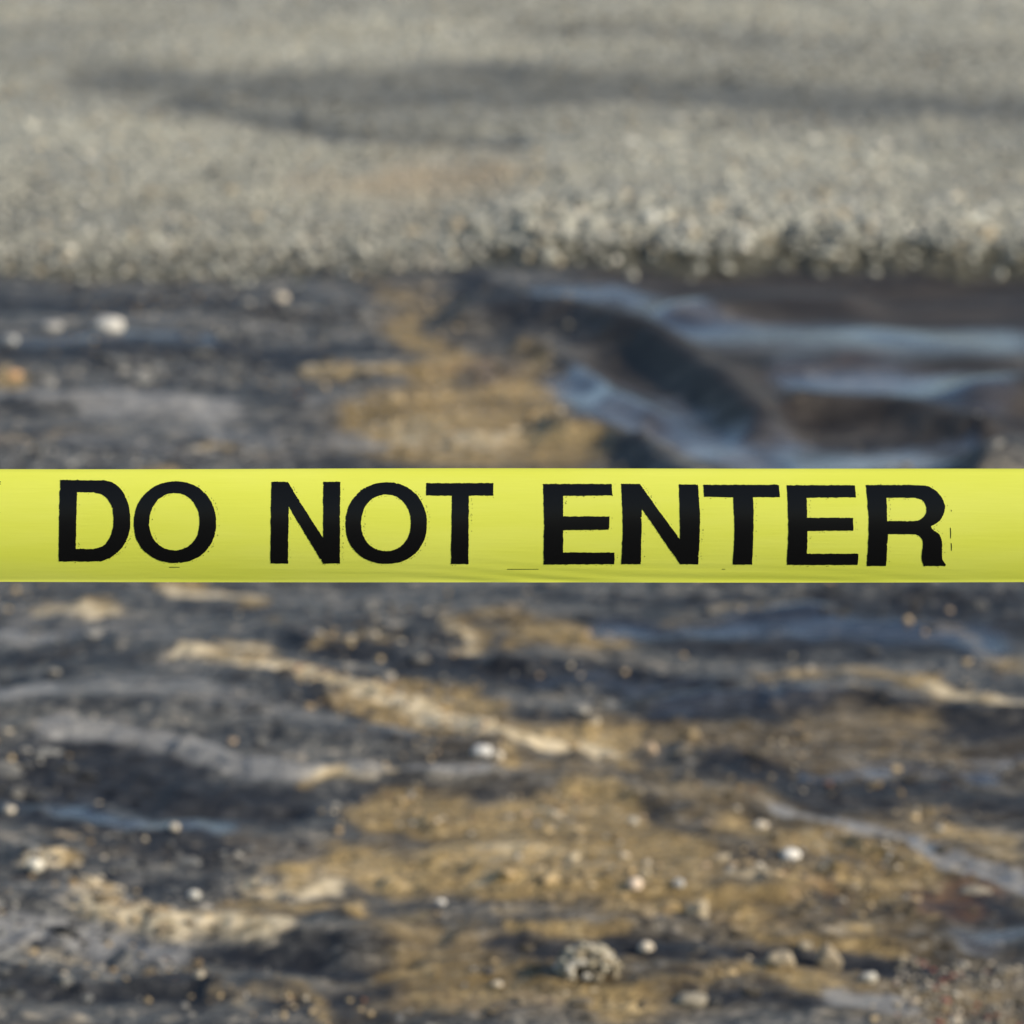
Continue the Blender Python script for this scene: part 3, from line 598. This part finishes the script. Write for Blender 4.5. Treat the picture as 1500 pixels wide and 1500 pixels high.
TX = 3.2
tx = np.arange(-TX, TX + 1e-6, 0.004); tz = np.concatenate([np.linspace(-1, -0.9, 8), np.linspace(-0.9, 0.9, 60)[1:-1], np.linspace(0.9, 1, 8)])
A, B = np.meshgrid(tx, tz)
ZZ = TZ + TH * B + edge_wave(A, 1.0) * (B > 0) * B + edge_wave(A, 4.0) * (B < 0) * -B
YY = tape_y(A, TZ + TH * B)
nv = A.size
front = np.stack([A.ravel(), YY.ravel(), ZZ.ravel()], -1); back = front + np.array([0, 0.00012, 0])
ii = np.arange(nv).reshape(A.shape)
f1 = np.stack([ii[:-1, :-1], ii[:-1, 1:], ii[1:, 1:], ii[1:, :-1]], -1).reshape(-1, 4)
tape = bpy.data.objects.new('barrier_tape', None); COL.objects.link(tape); tape.location = (0, TY, TZ)
tape['label'] = 'taut bright yellow plastic barrier tape printed DO NOT ENTER in black capitals'; tape['category'] = 'barrier tape'
off = np.array([0, TY, TZ])
film = link('film', mesh_from('film', front - off, f1, tm), tape)

# lettering, traced outlines: 'c' marks a hard corner, plain points are smooth
def spline(pts, step=1.1):
    n = len(pts); out = []
    for i in range(n):
        p0, p1, p2, p3 = [np.array(pts[(i + k) % n][:2], float) for k in (-1, 0, 1, 2)]
        c1 = len(pts[i]) > 2; c2 = len(pts[(i + 1) % n]) > 2
        L = np.linalg.norm(p2 - p1); m = max(1, int(L / step))
        m1 = (p2 - p0) / 2 if not c1 else (p2 - p1); m2 = (p3 - p1) / 2 if not c2 else (p2 - p1)
        for k in range(m):
            t = k / m; t2, t3 = t * t, t ** 3
            out.append((2 * t3 - 3 * t2 + 1) * p1 + (t3 - 2 * t2 + t) * m1 + (-2 * t3 + 3 * t2) * p2 + (t3 - t2) * m2)
    return np.array(out)
def oval(x0, x1, y0, y1, e=2.12):
    cx, cy, rx, ry = (x0 + x1) / 2, (y0 + y1) / 2, (x1 - x0) / 2, (y1 - y0) / 2
    a = np.linspace(0, 2 * math.pi, 300, endpoint=False); c_, s_ = np.cos(a), np.sin(a)
    return np.stack([cx + rx * np.sign(c_) * np.abs(c_) ** (2 / e), cy + ry * np.sign(s_) * np.abs(s_) ** (2 / e)], -1)
K = 'c'
def poly(*p): return spline([(a, b, K) for a, b in p])
LET = {
 'D1': [spline([(88.4, 702.4, K), (151.5, 703.0, K), (166.4, 706.5), (179.5, 717), (188.8, 735.5), (192.2, 758.4), (189.7, 779), (180.5, 798.5), (165, 812.5), (149.6, 819.4, K), (87.4, 819.6, K)]),
        spline([(113.8, 719.6, K), (138.3, 719.6, K), (153.3, 724.2), (162.9, 736), (167, 751), (166.6, 769.6), (160.8, 786.4), (151.5, 796.7), (137.4, 800.6, K), (112.6, 800.6, K)])],
 'O1': [oval(197.2, 317.6, 704.3, 821.9), oval(220, 293.3, 720.7, 802.6)],
 'N1': [poly((397.7, 705.3), (421.8, 705.3), (474.2, 784.4), (473.7, 705.3), (498.8, 705.3), (498.6, 822.6), (474.2, 822.6), (423.8, 739), (422.6, 822.6), (397, 822.6))],
 'O2': [oval(506.7, 625.8, 705.8, 823.1), oval(529.5, 602.2, 723, 803.6)],
 'T1': [poly((624.2, 707.1), (722.8, 707.1), (722.8, 724.6), (686.8, 724.6), (686.3, 823.4), (660.7, 823.4), (662.2, 724.6), (624.2, 724.1))],
 'E1': [poly((795.4, 708.2), (896.2, 708.2), (896.8, 724.2), (824.8, 724.8), (824.8, 753.6), (892.6, 753.6), (892, 772.8), (824.8, 773.4), (824.8, 806), (900, 806), (899.7, 824), (796, 824), (797, 766))],
 'N2': [spline([(909.6, 708.2, K), (937.4, 708.2, K), (995.6, 786.8, K), (994.4, 708.8, K), (1022.2, 708.8, K), (1025, 760), (1022.2, 824, K), (996, 824, K), (940, 742.4, K), (938.4, 824, K), (909.6, 824, K), (911.8, 766)])],
 'T2': [spline([(1029.9, 709.4, K), (1141, 709.4, K), (1141.9, 726.4, K), (1102.6, 726.7, K), (1103.2, 760), (1101.3, 824.6, K), (1072.8, 824.6, K), (1075, 776), (1073.8, 726.7, K), (1031.2, 726, K)])],
 'E2': [spline([(1152.2, 710, K), (1252.3, 710, K), (1253.3, 726.7, K), (1181.3, 727.4, K), (1181.3, 755.5, K), (1248.8, 755.5, K), (1248.8, 774, K), (1181.9, 774.7, K), (1181.3, 808, K), (1256.8, 808, K), (1255.5, 825, K), (1151.8, 825, K), (1153.8, 766)])],
 'R1': [spline([(1268, 710, K), (1343, 709.7, K), (1360, 711.7), (1375, 721.7), (1382.5, 736), (1382.3, 747), (1376.7, 758.3), (1368, 765), (1363, 768.5), (1366, 773), (1374, 779), (1378.3, 788.3), (1378.8, 800), (1379, 816.7, K), (1384, 824), (1383.3, 826.7, K),
                (1351.7, 826.5, K), (1348.7, 815), (1350.3, 793.3), (1348.3, 785), (1340.5, 780), (1330, 779.2, K), (1299.7, 779.2, K), (1297, 826.7, K), (1268.7, 826.7, K), (1271.3, 763.3)]),
        spline([(1298, 727.5, K), (1340, 727.5, K), (1351.7, 731.7), (1356.2, 741.7), (1354.2, 750.8), (1346, 758.6), (1337.3, 760.3, K), (1298.8, 760.3, K)])],
}
rj = np.random.default_rng(5)
def roughen(o, s):
    n = len(o); d = np.roll(o, -1, 0) - np.roll(o, 1, 0); nr = np.stack([d[:, 1], -d[:, 0]], -1) / (np.linalg.norm(d, axis=1, keepdims=True) + 1e-9)
    k = rj.normal(0, 1, n); k2 = np.convolve(np.concatenate([k[-3:], k, k[:3]]), np.ones(7) / 7, 'valid')
    spike = np.where(rj.random(n) < 0.05, rj.normal(0, 0.7, n), 0)
    return o + nr * (0.18 * k + 0.26 * k2 + spike * 0.8)[:, None] * s
def ink_mesh(loops, name, lift=0.00016):
    bm = bmesh.new(); edges = []
    for lp in loops:
        vs = []
        for p in lp:
            x, z = tape_xz(p[0], p[1]); vs.append(bm.verts.new((x, 0, z)))
        for i in range(len(vs)): edges.append(bm.edges.new((vs[i], vs[(i + 1) % len(vs)])))
    bmesh.ops.triangle_fill(bm, use_beauty=True, use_dissolve=False, edges=edges, normal=(0, -1, 0))
    zs = [q.co.z for q in bm.verts]; a, b = min(zs), max(zs)
    if b - a > 0.004:
        for k in range(1, 26):
            bmesh.ops.bisect_plane(bm, geom=bm.verts[:] + bm.edges[:] + bm.faces[:], plane_co=(0, 0, a + (b - a) * k / 26), plane_no=(0, 0, 1))
        x0 = min(q.co.x for q in bm.verts); x1 = max(q.co.x for q in bm.verts)
        for k in range(1, 8):
            bmesh.ops.bisect_plane(bm, geom=bm.verts[:] + bm.edges[:] + bm.faces[:], plane_co=(x0 + (x1 - x0) * k / 8, 0, 0), plane_no=(1, 0, 0))
    for q in bm.verts: q.co.y = float(tape_y(q.co.x, q.co.z)) - lift
    bmesh.ops.recalc_face_normals(bm, faces=bm.faces)
    if bm.faces and sum(f.normal.y for f in bm.faces) > 0: bmesh.ops.reverse_faces(bm, faces=bm.faces)
    bmesh.ops.translate(bm, verts=bm.verts, vec=-Vector(off))
    me = bpy.data.meshes.new(name); bm.to_mesh(me); bm.free(); me.materials.append(im)
    for p in me.polygons: p.use_smooth = True
    return me
for key, loops in LET.items():
    o = link('printed_letter', ink_mesh([roughen(l, 1.0) for l in loops], 'printed_letter'), tape)
    o['label'] = 'black printed capital letter ' + key[0]
# stray ink: dotted ghost line just right of and below the strokes, and a few dashes
bm_l = []
def speck(x, y, rx, ry):
    a = np.linspace(0, 6.283, 7)[:-1]; bm_l.append(np.stack([x + rx * np.cos(a), y + ry * np.sin(a)], -1) + rj.normal(0, 0.12, (6, 2)))
for key, loops in LET.items():
    for li, lp in enumerate(loops):
        d = np.roll(lp, -1, 0) - np.roll(lp, 1, 0); nr = np.stack([d[:, 1], -d[:, 0]], -1) / (np.linalg.norm(d, axis=1, keepdims=True) + 1e-9)
        area = np.sum(lp[:, 0] * np.roll(lp[:, 1], -1) - np.roll(lp[:, 0], -1) * lp[:, 1])
        if area < 0: nr = -nr
        if li == 1: nr = -nr                                     # pointing out of the ink
        den = np.clip(np.array([math.sin(i * 0.05 + hash(key) % 7 if False else i * 0.05 + li) for i in range(len(lp))]), 0, 1)
        for i in range(len(lp)):
            if nr[i, 0] > 0.25 and rj.random() < 0.20 * (0.25 + den[i]):
                q = lp[i] + np.array([rj.normal(4.2, 0.7), rj.normal(0.4, 0.5)]) * np.array([1, 1])
                speck(q[0], q[1], rj.uniform(0.25, 0.55), rj.uniform(0.35, 0.9))
            elif nr[i, 1] > 0.5 and rj.random() < 0.05:
                q = lp[i] + np.array([0, rj.uniform(1.2, 2.6)]); speck(q[0], q[1], rj.uniform(0.4, 0.9), 0.35)
for (x0, x1, y) in ((743, 789, 831.2), (249, 264, 828.3), (1057, 1062, 831.5)):
    bm_l.append(np.array([(x0, y - 0.45), (x1, y - 0.25), (x1, y + 0.4), (x0, y + 0.45)]))
for (x, y0, y1) in ((1391, 769.5, 786), (1392.2, 792, 804), (1392.3, 744, 747)):
    bm_l.append(np.array([(x - 0.7, y0), (x + 0.5, y0 + 1), (x + 0.9, (y0 + y1) / 2), (x + 0.5, y1), (x - 0.3, y1 - 1), (x - 0.2, (y0 + y1) / 2)]))
for y in (705, 708, 748, 793, 801): speck(0.8, y, 0.5, 1.2)
o = link('ink_specks', ink_mesh(bm_l, 'ink_specks'), tape); o['kind'] = 'stuff'
